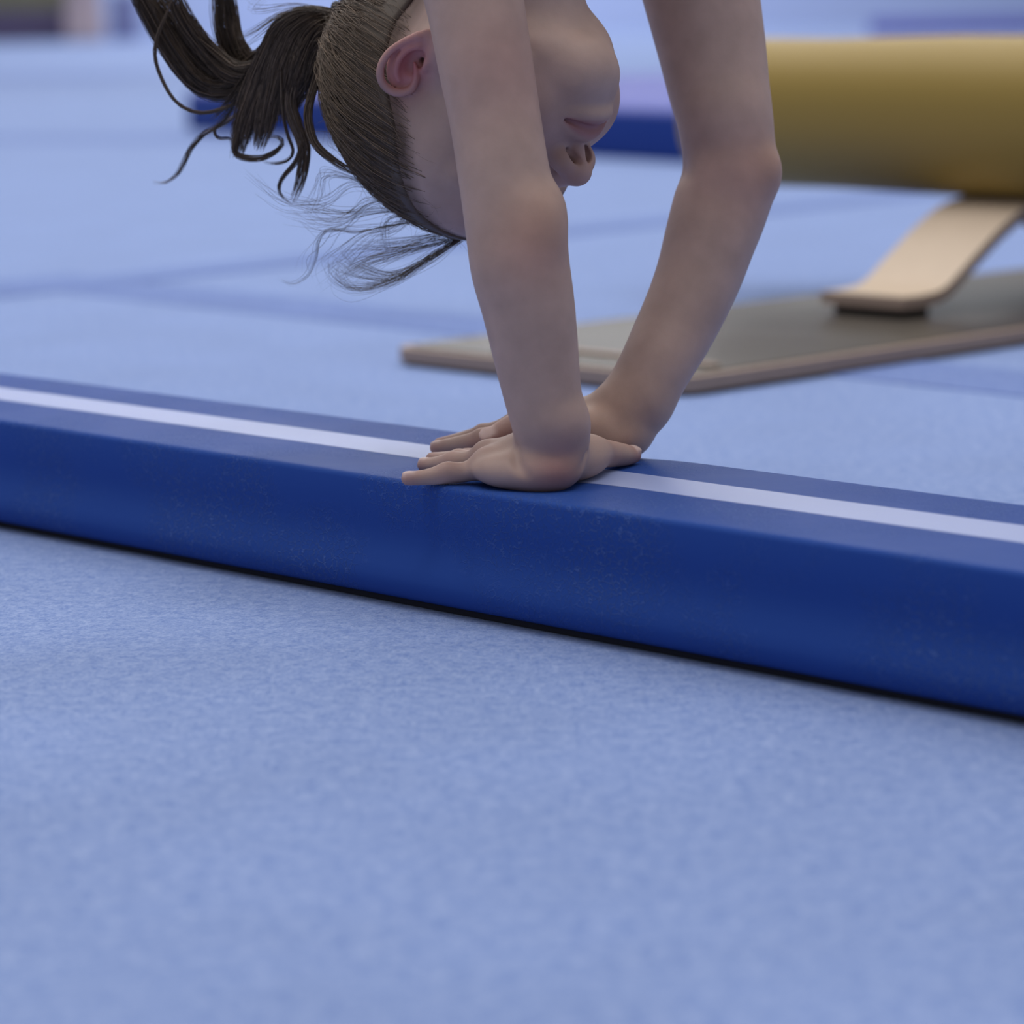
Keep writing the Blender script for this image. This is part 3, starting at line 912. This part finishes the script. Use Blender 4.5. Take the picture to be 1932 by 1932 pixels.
def skin_colour(V):
    n = len(V); C = np.repeat(BASE[None], n, 0)
    mixc = lambda C, col, w: C + (col - C) * np.clip(w, 0, 1)[:, None]
    w = np.zeros(n)
    for f in (pk, rg, md, ix, fx, fm, fr, fp):
        w += blob(V, f[2, :3], 0.010, 0.35) + blob(V, f[0, :3], 0.012, 0.30) + blob(V, f[-1, :3], 0.009, 0.55)
    for f in (th, ft):
        w += blob(V, f[-1, :3], 0.010, 0.45) + blob(V, f[2, :3], 0.014, 0.3)
    w += blob(V, at_y(1060, 895, 1.90), 0.022, 0.75) + blob(V, at_y(1210, 850, 2.02), 0.014, 0.4)
    C = mixc(C, RED, w)
    C = mixc(C, ORNG, blob(V, at_y(1010, 425, 1.92), 0.022, 0.55) + blob(V, at_y(1450, 320, 2.11), 0.022, 0.45) + blob(V, at_y(1150, 770, 2.03), 0.03, 0.35))
    C = mixc(C, RED, blob(V, at_y(1000, 480, 1.92), 0.025, 0.35) + blob(V, at_y(960, 120, 1.95), 0.04, 0.3) + blob(V, at_y(1400, 330, 2.1), 0.04, 0.3))
    q = toH(V)
    w = np.zeros(n); ear_w = np.zeros(n)
    for s in (1, -1):
        w += np.exp(-((q - np.array([5.6, 4.0 * s, -3.2])) ** 2).sum(1) / 2.4 ** 2) * 0.35
        c, A, f = EAR_UP[s]
        e = (q - c) @ A.T / f
        ed = np.exp(-(((e - np.array([0.2, 0.1, 0.1])) / np.array([3.0, 2.1, 1.0])) ** 2).sum(1) * 1.2)
        ear_w = ear_w + ed
    w += np.exp(-((q - np.array([9.0, 0, -2.4])) ** 2).sum(1) / 1.6 ** 2) * 0.35
    C = mixc(C, RED, w)
    C = mixc(C, np.array(srgb(186, 116, 116)[:3]), ear_w * 1.1)
    # lips
    lip = np.exp(-(((q[:, 2] + 5.25) / (0.75 * np.clip(1 - (np.abs(q[:, 1]) / 2.4) ** 2, 0.05, 1))) ** 4)) * (np.abs(q[:, 1]) < 2.1) * (q[:, 0] > 6.6)
    C = mixc(C, np.array(srgb(146, 88, 92)[:3]), lip * 0.75)
    # brows
    for s in (1, -1):
        y = q[:, 1] * s; zb = 1.9 + 0.12 * (y - 1) - 0.09 * (y - 2.6) ** 2
        br = np.exp(-((q[:, 2] - zb) / 0.33) ** 2) * (y > 0.9) * (y < 4.6) * (q[:, 0] > 3)
        C = mixc(C, HAIRC, br * 0.7)
        C = mixc(C, HAIRC, np.exp(-((q[:, 2] + 0.25) / 0.14) ** 2) * (y > 1.8) * (y < 4.2) * (q[:, 0] > 5.5) * 0.7)
    # nails
    for c, t, s_, up, r in NAILS:
        e = V - c
        w = np.exp(-(((e @ t) / (r * 0.95)) ** 4 + ((e @ s_) / (r * 0.75)) ** 4 + ((e @ up) / (r * 0.45)) ** 4))
        C = mixc(C, np.array(srgb(214, 190, 186)[:3]), w * 0.9)
    # scalp seen through the hair
    g = scalp_mask(q)
    C = mixc(C, HAIRC, np.clip(g / 1.2 + 0.3, 0, 1) * 0.6 * (np.abs(toH(V)).max(1) < 14))
    return C


def hairline_x(z):
    return np.interp(z, [-9, -6.5, -4, -1.5, 0.0, 1.0, 2.0, 3.0, 4.0, 5.0, 6.0, 6.8, 13], [-6.5, -5.2, -4.0, -3.0, -1.5, 0.6, 2.3, 3.3, 4.2, 5.1, 6.1, 8.5, 14])


def scalp_mask(q):
    """> 0 where hair grows (head frame, cm)"""
    return hairline_x(q[:, 2]) - q[:, 0]


m, N, L, P = material('skin')
at = N.new('ShaderNodeVertexColor'); at.layer_name = 'Col'
tc = N.new('ShaderNodeTexCoord')
nz = N.new('ShaderNodeTexNoise'); nz.inputs['Scale'].default_value = 45; nz.inputs['Detail'].default_value = 4
L.new(tc.outputs['Object'], nz.inputs['Vector'])
mr = N.new('ShaderNodeMapRange'); mr.inputs[1].default_value = 0.3; mr.inputs[2].default_value = 0.7; mr.inputs[3].default_value = 0.9; mr.inputs[4].default_value = 1.06
L.new(nz.outputs['Fac'], mr.inputs[0])
mx = N.new('ShaderNodeMix'); mx.data_type = 'RGBA'; mx.blend_type = 'MULTIPLY'; mx.inputs[0].default_value = 1
L.new(at.outputs['Color'], mx.inputs[6]); L.new(mr.outputs[0], mx.inputs[7])
L.new(mx.outputs[2], P.inputs['Base Color'])
P.inputs['Roughness'].default_value = 0.55
P.inputs['Specular IOR Level'].default_value = 0.35
P.inputs['Subsurface Weight'].default_value = 0.12
P.inputs['Subsurface Radius'].default_value = (0.008, 0.003, 0.0015)
P.inputs['Subsurface Scale'].default_value = 1.0
nb = N.new('ShaderNodeTexNoise'); nb.inputs['Scale'].default_value = 900; nb.inputs['Detail'].default_value = 3
L.new(tc.outputs['Object'], nb.inputs['Vector'])
bp = N.new('ShaderNodeBump'); bp.inputs['Strength'].default_value = 0.12; bp.inputs['Distance'].default_value = 0.0006
L.new(nb.outputs['Fac'], bp.inputs['Height']); L.new(bp.outputs['Normal'], P.inputs['Normal'])
MAT['skin'] = m

me = mesh_np('person', np.vstack([V1, V2]), np.vstack([Q1, Q2 + len(V1)]))
set_color(me, np.vstack([skin_colour(V1), np.repeat(BASE[None], len(V2), 0)]))
person = link_mesh('person', me, MAT['skin'])
tag(person, 'person in a handstand with brown ponytail, both hands pressed on the blue beam', 'person')


def leo(P):
    t = np.minimum(trunkF.eval(P, 0.04), legF.eval(P, 0.04)) - 0.003
    z = P[:, 2] - MID[2]
    ang = np.abs((P - HIP) @ acr)
    lo_cut = 0.055 - z + 0.25 * np.maximum(0.05 - np.abs((P - MID) @ acr), 0)
    hi_cut = z - (HIP[2] - MID[2]) - 0.10 + 0.9 * ang
    return np.maximum(np.maximum(t, lo_cut), hi_cut)


V3, Q3 = mesh_field(leo, (llo[0], llo[1], MID[2] + 0.02), (lhi[0], lhi[1], HIP[2] + 0.2), 0.006)
lo_o = link_mesh('leotard', mesh_np('leotard', V3, Q3), MAT['leotard'], person)
lo_o['label'] = 'navy leotard'

# ------------------------------------------------------------------ hair
def hair_mat(name, dark, light):
    m, N, L, P = material(name)
    at = N.new('ShaderNodeVertexColor'); at.layer_name = 'Col'
    sep = N.new('ShaderNodeSeparateColor'); L.new(at.outputs['Color'], sep.inputs[0])
    mx = N.new('ShaderNodeMix'); mx.data_type = 'RGBA'
    L.new(sep.outputs[0], mx.inputs[0]); mx.inputs[6].default_value = dark; mx.inputs[7].default_value = light
    L.new(mx.outputs[2], P.inputs['Base Color'])
    P.inputs['Roughness'].default_value = 0.5
    P.inputs['Specular IOR Level'].default_value = 0.45
    return m


MAT['hair'] = hair_mat('brown_hair', srgb(48, 38, 34), srgb(138, 116, 98))


def strand_mesh(name, S, r, shade, parent, taper=0.25):
    """S: list of (K,3) polylines (resampled to equal K), r: radius per strand, shade 0..1 per strand -> thin three-sided tubes"""
    S = np.asarray(S); n, K, _ = S.shape
    t = np.gradient(S, axis=1); t /= np.linalg.norm(t, axis=2, keepdims=True) + 1e-9
    ref = np.array([0.31, 0.83, 0.46])
    u = np.cross(t, ref); u /= np.linalg.norm(u, axis=2, keepdims=True) + 1e-9
    v = np.cross(t, u)
    rr = np.asarray(r)[:, None] * (1 - (1 - taper) * np.clip((np.linspace(0, 1, K) - 0.6) / 0.4, 0, 1)[None] ** 1.5)
    rings = []
    for a in (0, 2 * math.pi / 3, 4 * math.pi / 3):
        rings.append(S + rr[..., None] * (math.cos(a) * u + math.sin(a) * v))
    V = np.stack(rings, 2).reshape(-1, 3)
    base = (np.arange(n)[:, None, None] * K + np.arange(K - 1)[None, :, None]) * 3 + np.arange(3)[None, None, :]
    nxt = (np.arange(n)[:, None, None] * K + np.arange(K - 1)[None, :, None]) * 3 + (np.arange(3)[None, None, :] + 1) % 3
    Q = np.stack([base, nxt, nxt + 3, base + 3], -1).reshape(-1, 4)
    me = mesh_np(name, V, Q)
    sh = np.repeat(np.asarray(shade), K * 3)
    set_color(me, np.stack([sh, sh, sh], 1))
    return link_mesh(name, me, MAT['hair'], parent)


def guide(px, K):
    """photo positions with distance -> smooth curve in space"""
    return curve3([at_y(u, v, y) for u, v, y in px], K)


def curve3(pts, K):
    Q = catmull(np.hstack([np.array(pts), np.zeros((len(pts), 1))]), 12)[:, :3]
    s = np.concatenate([[0], np.cumsum(np.linalg.norm(np.diff(Q, axis=0), axis=1))]); s /= s[-1]
    x = np.linspace(0, 1, K)
    return np.stack([np.interp(x, s, Q[:, i]) for i in range(3)], 1)


def wiggle(n, K, amp, freq=2.0):
    x = np.linspace(0, 1, K)
    out = np.zeros((n, K, 3))
    for f in (1, 2.3, 4.1):
        ph = rng.uniform(0, 2 * math.pi, (n, 1, 3)); a = rng.normal(0, amp / f, (n, 1, 3))
        out += a * np.sin(x[None, :, None] * math.pi * freq * f + ph)
    return out * np.clip(x * 4, 0, 1)[None, :, None]


def bundle(px, n, rad, amp, K=26, root=0.35, tip=0.5, flat=0.6):
    """n strands around a guide; rad metres at the fullest place"""
    g = guide(px, K)
    x = np.linspace(0, 1, K)
    prof = np.interp(x, [0, 0.25, 0.6, 0.85, 1], [root, 0.9, 1, 0.85, tip])
    t = np.gradient(g, axis=0); t /= np.linalg.norm(t, axis=1)[:, None]
    side = np.cross(t, np.array([0, 1.0, 0])); side /= np.linalg.norm(side, axis=1)[:, None] + 1e-9
    oth = np.cross(t, side)
    rr = np.sqrt(rng.uniform(0, 1, n)); th_ = rng.uniform(0, 2 * math.pi, n)
    a = (rr * np.cos(th_))[:, None, None]; b = (rr * np.sin(th_) * flat)[:, None, None]
    S = g[None] + rad * prof[None, :, None] * (a * side[None] + b * oth[None]) + wiggle(n, K, amp)
    # uneven lengths
    L_ = rng.uniform(0.82, 1.0, n)
    idx = np.linspace(0, 1, K)[None] * L_[:, None] * (K - 1)
    i0 = np.clip(idx.astype(int), 0, K - 2); fr_ = (idx - i0)[..., None]
    return np.take_along_axis(S, i0[..., None].repeat(3, 2), 1) * (1 - fr_) + np.take_along_axis(S, (i0 + 1)[..., None].repeat(3, 2), 1) * fr_


# scalp hair: a close cap plus combed strands running to the tie
capF = Field((HO, HM, H_S))
capF.ell(CRC, CRR + 0.22, 0.0)
capF.ell((3.0, 0, 2.9), np.array((5.2, 6.0, 5.2)) + 0.22, 1.2)
capF.tube([(-3.6, 0, -1.5, 5.1), (-3.8, 0, -6.2, 4.2)], 1.2)


def cap_sdf(P):
    d = capF.eval(P)
    q = toH(P)
    g = -(scalp_mask(q) - 1.5) * 0.75 * H_S
    return smax(d, g.astype(np.float32), 0.003)


clo = HO - 0.19; chi = HO + 0.19
V4, Q4 = mesh_field(cap_sdf, clo, chi, 0.0025)
me = mesh_np('hair', V4, Q4)
set_color(me, np.full((len(V4), 3), 0.25))
hair = link_mesh('hair', me, MAT['hair'], person)
hair['label'] = 'brown hair combed back from the face'

TIE = at_y(640, 42, 2.165)
tq = (toH(TIE[None])[0] - CRC) / CRR; tie_r = np.linalg.norm(tq); tq = tq / tie_r


def scalp_strands(n, K, spread):
    out = []; sh = []
    while len(out) < n:
        d = rng.normal(size=3); d /= np.linalg.norm(d)
        p = CRC + CRR * d
        if scalp_mask(p[None])[0] < -1.3 * rng.uniform() ** 1.5 + 0.1 or p[2] < -5: continue
        ang = math.acos(np.clip(d @ tq, -1, 1))
        x = np.linspace(0, 1, K)
        if ang < 0.12: continue
        jit = tq + rng.normal(0, 0.05, 3); jit /= np.linalg.norm(jit)
        a2 = math.acos(np.clip(d @ jit, -1, 1))
        w = (np.sin((1 - x) * a2)[:, None] * d + np.sin(x * a2)[:, None] * jit) / math.sin(a2)
        off = rng.uniform(0.035, 0.035 + spread) + 0.02 * np.sin(x * rng.uniform(4, 14) + rng.uniform(0, 6)) * rng.uniform(0, 1)
        rise = (tie_r - 1.05) * np.clip((x - 0.72) / 0.28, 0, 1) ** 2 * 0.8
        q = CRC + CRR * w * (1.0 + off + rise)[:, None]
        # follow the fuller parts of head
        out.append(HO + (q * H_S) @ HM.T); sh.append(np.clip(rng.beta(1.6, 2.4) + 0.15, 0, 1))
    return np.array(out), np.array(sh)


S, sh = scalp_strands(4600, 16, 0.035)
S += wiggle(len(S), 16, 0.0014, 3)
o = strand_mesh('combed_strands', S, rng.uniform(0.00010, 0.00030, len(S)), sh, hair)

# ponytail locks: photo position and distance of each lock's course
Y = 2.165
LOCKS = [
    # rising loop to the upper left
    ([(635, 42, Y), (575, 62, Y + .01), (520, 105, Y + .015), (455, 152, Y + .02), (405, 150, Y + .02), (350, 98, Y + .02), (312, 45, Y + .02), (278, -10, Y + .02), (250, -70, Y + .02)], 230, 0.0135, 0.0022),
    ([(635, 40, Y), (570, 70, Y), (500, 128, Y + .005), (430, 170, Y + .01), (375, 160, Y + .01), (325, 100, Y + .01), (285, 30, Y + .01), (258, -20, Y + .01), (235, -80, Y + .01)], 150, 0.0075, 0.0018),
    ([(635, 40, Y), (580, 70, Y), (515, 120, Y), (450, 140, Y + .005), (400, 105, Y + .01), (355, 50, Y + .01), (330, 0, Y + .01), (315, -60, Y + .01)], 130, 0.0075, 0.0018),
    # upright lock
    ([(635, 44, Y), (570, 80, Y + .02), (500, 120, Y + .025), (445, 112, Y + .03), (425, 60, Y + .03), (420, 0, Y + .03), (415, -70, Y + .03)], 150, 0.0080, 0.0016),
    ([(632, 50, Y), (560, 95, Y + .02), (490, 118, Y + .02), (455, 80, Y + .025), (440, 20, Y + .03), (430, -60, Y + .03)], 70, 0.0040, 0.0014),
    # falling mass
    ([(640, 28, Y), (590, 28, Y - .01), (540, 52, Y - .012), (508, 105, Y - .012), (482, 170, Y - .01), (460, 235, Y - .008), (446, 298, Y - .005)], 260, 0.0095, 0.0014),
    ([(640, 32, Y), (598, 35, Y - .012), (553, 62, Y - .016), (527, 120, Y - .016), (510, 190, Y - .014), (498, 245, Y - .012), (486, 284, Y - .01)], 250, 0.0090, 0.0013),
    ([(640, 40, Y), (605, 48, Y - .015), (575, 85, Y - .018), (556, 140, Y - .018), (545, 195, Y - .016), (535, 235, Y - .014)], 230, 0.0090, 0.0013),
    ([(642, 50, Y), (615, 62, Y - .015), (592, 100, Y - .018), (575, 150, Y - .018), (556, 185, Y - .016), (548, 215, Y - .014)], 190, 0.0080, 0.0013),
    ([(640, 35, Y), (590, 45, Y), (530, 80, Y), (480, 140, Y), (445, 185, Y), (420, 215, Y + .005), (400, 232, Y + .01)], 90, 0.0060, 0.0016),
    # right hanging lock with split end
    ([(640, 55, Y), (605, 85, Y - .015), (566, 130, Y - .02), (546, 185, Y - .02), (556, 230, Y - .02), (573, 272, Y - .02), (573, 312, Y - .02), (561, 358, Y - .02), (549, 384, Y - .02)], 95, 0.0050, 0.0007),
    ([(605, 90, Y - .015), (566, 130, Y - .02), (548, 185, Y - .02), (560, 232, Y - .022), (571, 270, Y - .022), (560, 304, Y - .022), (533, 336, Y - .022), (526, 356, Y - .022), (533, 372, Y - .022), (550, 385, Y - .022)], 34, 0.0022, 0.0005),
    # loose lock passing in front of the head edge
    ([(645, 60, Y - .03), (615, 100, Y - .05), (590, 172, Y - .06), (580, 218, Y - .065), (592, 268, Y - .07), (622, 298, Y - .075), (660, 322, Y - .08), (700, 338, Y - .085)], 46, 0.0030, 0.0007),
    # thin loop on the far left
    ([(560, 110, Y), (500, 165, Y), (440, 198, Y), (380, 214, Y), (335, 196, Y), (305, 150, Y), (291, 100, Y), (302, 52, Y), (316, 22, Y), (330, -20, Y)], 26, 0.0013, 0.0004),
    # curled tips
    ([(480, 200, Y - .01), (450, 245, Y - .01), (442, 285, Y - .01), (462, 298, Y - .01), (495, 298, Y - .01), (522, 285, Y - .01), (535, 268, Y - .01), (520, 258, Y - .01), (505, 262, Y - .01)], 26, 0.0022, 0.0006),
    ([(530, 120, Y - .02), (532, 200, Y - .022), (541, 250, Y - .022), (553, 285, Y - .022), (540, 304, Y - .022), (510, 308, Y - .022), (488, 300, Y - .022)], 16, 0.0011, 0.0004),
    ([(450, 180, Y + .01), (425, 225, Y + .01), (405, 245, Y + .01), (412, 260, Y + .01), (435, 262, Y + .01), (446, 280, Y + .01)], 14, 0.0010, 0.0004),
    ([(470, 200, Y + .04), (420, 232, Y + .05), (382, 254, Y + .06), (360, 278, Y + .06), (347, 304, Y + .06), (332, 330, Y + .06), (310, 344, Y + .06), (288, 343, Y + .06)], 18, 0.0020, 0.0008),
]
SS, RR, SH = [], [], []
for px, n, rad, amp in LOCKS:
    n = int(n * (1.9 if rad > 0.007 else 1.25))
    S = bundle(px, n, rad, amp * 0.75)
    SS.append(S); RR.append(rng.uniform(0.00018, 0.00042, n)); 
    clump = rng.uniform(-0.08, 0.12)
    SH.append(np.clip(rng.beta(1.2, 2.8, n) * 0.95 + clump, 0, 1))
tail = strand_mesh('ponytail', np.concatenate(SS), np.concatenate(RR), np.concatenate(SH), hair)
tail['label'] = 'brown ponytail falling in loose wavy locks'

# fine loose hairs around hairline and crown
SS, RR, SH = [], [], []


def fly(px, n, spread, r=(0.00006, 0.00012), K=26):
    spread *= 1.2
    for _ in range(int(n * 1.7)):
        dy = rng.normal(0, 0.012)
        j = rng.normal(0, spread, 2)
        sc = np.linspace(0.1, 1, len(px))
        pts = [at_y(u + j[0] * s + rng.normal(0, spread * 0.22), v + j[1] * s + rng.normal(0, spread * 0.22), y + dy * s) for (u, v, y), s in zip(px, sc)]
        SS.append(curve3(pts, K)); RR.append(rng.uniform(*r)); SH.append(rng.uniform(0.05, 0.5))


FY = 2.10
fly([(872, 447, FY), (820, 478, FY), (745, 528, FY), (672, 545, FY), (634, 524, FY), (630, 500, FY)], 26, 9)
fly([(870, 450, FY), (810, 490, FY), (735, 520, FY), (665, 505, FY), (640, 480, FY)], 26, 12)
fly([(868, 447, FY), (800, 462, FY), (735, 480, FY), (690, 492, FY), (640, 520, FY)], 30, 14)
fly([(850, 440, FY), (800, 450, FY), (740, 465, FY), (670, 470, FY)], 18, 12)
fly([(800, 415, FY), (722, 428, FY), (671, 438, FY), (624, 431, FY), (602, 449, FY), (595, 485, FY), (580, 518, FY), (552, 534, FY), (533, 525, FY)], 8, 3)
fly([(800, 415, FY), (722, 428, FY), (671, 434, FY), (630, 438, FY), (600, 470, FY), (575, 500, FY), (580, 530, FY)], 4, 10)
fly([(790, 405, FY), (735, 410, FY), (722, 440, FY), (726, 472, FY)], 9, 6)
fly([(760, 395, FY), (700, 400, FY), (640, 405, FY), (590, 400, FY), (540, 388, FY)], 12, 11)
fly([(735, 375, FY), (690, 385, FY), (650, 415, FY), (600, 420, FY), (560, 395, FY)], 12, 12)
fly([(690, 345, FY), (640, 330, FY), (610, 335, FY), (605, 365, FY), (590, 395, FY)], 10, 9)
fly([(720, 365, FY), (665, 350, FY), (620, 375, FY), (570, 385, FY), (520, 372, FY), (475, 330, FY)], 7, 12)
fly([(780, 400, FY), (745, 430, FY), (700, 440, FY), (660, 470, FY), (620, 500, FY)], 12, 14)
fly([(640, 25, 2.15), (560, 10, 2.15), (500, 18, 2.15), (476, 14, 2.15), (500, -5, 2.15)], 9, 6)
fly([(640, 30, 2.15), (580, 15, 2.15), (530, 28, 2.15), (480, 60, 2.15), (455, 72, 2.15)], 16, 7, (0.0001, 0.0002))
# short wisps all over crown silhouette
for _ in range(900):
    d = rng.normal(size=3); d /= np.linalg.norm(d)
    p = CRC + CRR * d * 1.04
    if scalp_mask(p[None])[0] < 0 or p[2] < -4: continue
    w0 = H(p); nrm = HM @ (d / CRR); nrm /= np.linalg.norm(nrm)
    tdir = rng.normal(size=3); tdir -= nrm * (tdir @ nrm); tdir /= np.linalg.norm(tdir)
    l = rng.uniform(0.012, 0.035)
    pts = [w0, w0 + tdir * l * 0.35 + nrm * l * 0.10, w0 + tdir * l * 0.75 + nrm * l * rng.uniform(0.1, 0.28), w0 + tdir * l + nrm * l * rng.uniform(0.0, 0.5)]
    SS.append(curve3(pts, 26)); RR.append(rng.uniform(0.00006, 0.00011)); SH.append(rng.uniform(0.3, 1.0))
# downy hairs along the hairline, swept back
for _ in range(4000):
    d = rng.normal(size=3); d /= np.linalg.norm(d)
    p = CRC + CRR * d * 1.01
    g = scalp_mask(p[None])[0]
    if g < -1.1 or g > 0.9 or p[2] < 0.2 or p[0] < -1.5: continue
    l = rng.uniform(0.15, 0.5)
    x = np.linspace(0, l, 6)
    jit = tq + rng.normal(0, 0.25, 3); jit /= np.linalg.norm(jit)
    a2 = math.acos(np.clip(d @ jit, -1, 1))
    w = (np.sin((1 - x) * a2)[:, None] * d + np.sin(x * a2)[:, None] * jit) / math.sin(a2)
    lift = 0.012 + rng.uniform(0.01, 0.06) * np.linspace(0, 1, 6) ** 0.7
    ok = CRC + CRR * w * (1.0 + lift)[:, None]
    fe = np.array([3.0, 0, 2.9]); er = np.array([5.2, 6.0, 5.2])          # keep outside the forehead
    k_ = np.sqrt((((ok - fe) / er) ** 2).sum(1)); f_ = np.maximum(1.0, (1.015 + lift * 0.5) / k_)
    ok = fe + (ok - fe) * f_[:, None]
    SS.append(curve3([HO + HM @ (q_ * H_S) for q_ in ok], 26)); RR.append(rng.uniform(0.00008, 0.00015)); SH.append(rng.uniform(0.1, 0.7))
loose = strand_mesh('loose_hair', SS, RR, SH, hair)
loose['label'] = 'fine loose hairs around the hairline'

# elastic tie around the root of the ponytail
bm = bmesh.new()
tdir = at_y(590, 50, Y) - TIE; tdir /= np.linalg.norm(tdir)
uu = np.cross(tdir, [0, 0, 1.0]); uu /= np.linalg.norm(uu); vv = np.cross(tdir, uu)
ring = []
for i in range(28):
    a = 2 * math.pi * i / 28; e = uu * math.cos(a) + vv * math.sin(a)
    ring.append([bm.verts.new(TIE + e * (0.0125 + 0.003 * math.cos(b)) + tdir * 0.004 * math.sin(b)) for b in np.linspace(0, 2 * math.pi, 9)[:-1]])
for i in range(28):
    for k in range(8):
        bm.faces.new((ring[i][k], ring[(i + 1) % 28][k], ring[(i + 1) % 28][(k + 1) % 8], ring[i][(k + 1) % 8]))
bmesh.ops.recalc_face_normals(bm, faces=bm.faces)
bm_obj('hair_tie', bm, MAT['rubber'], hair, smooth=True)
print('done', round(time.time() - T0, 1))
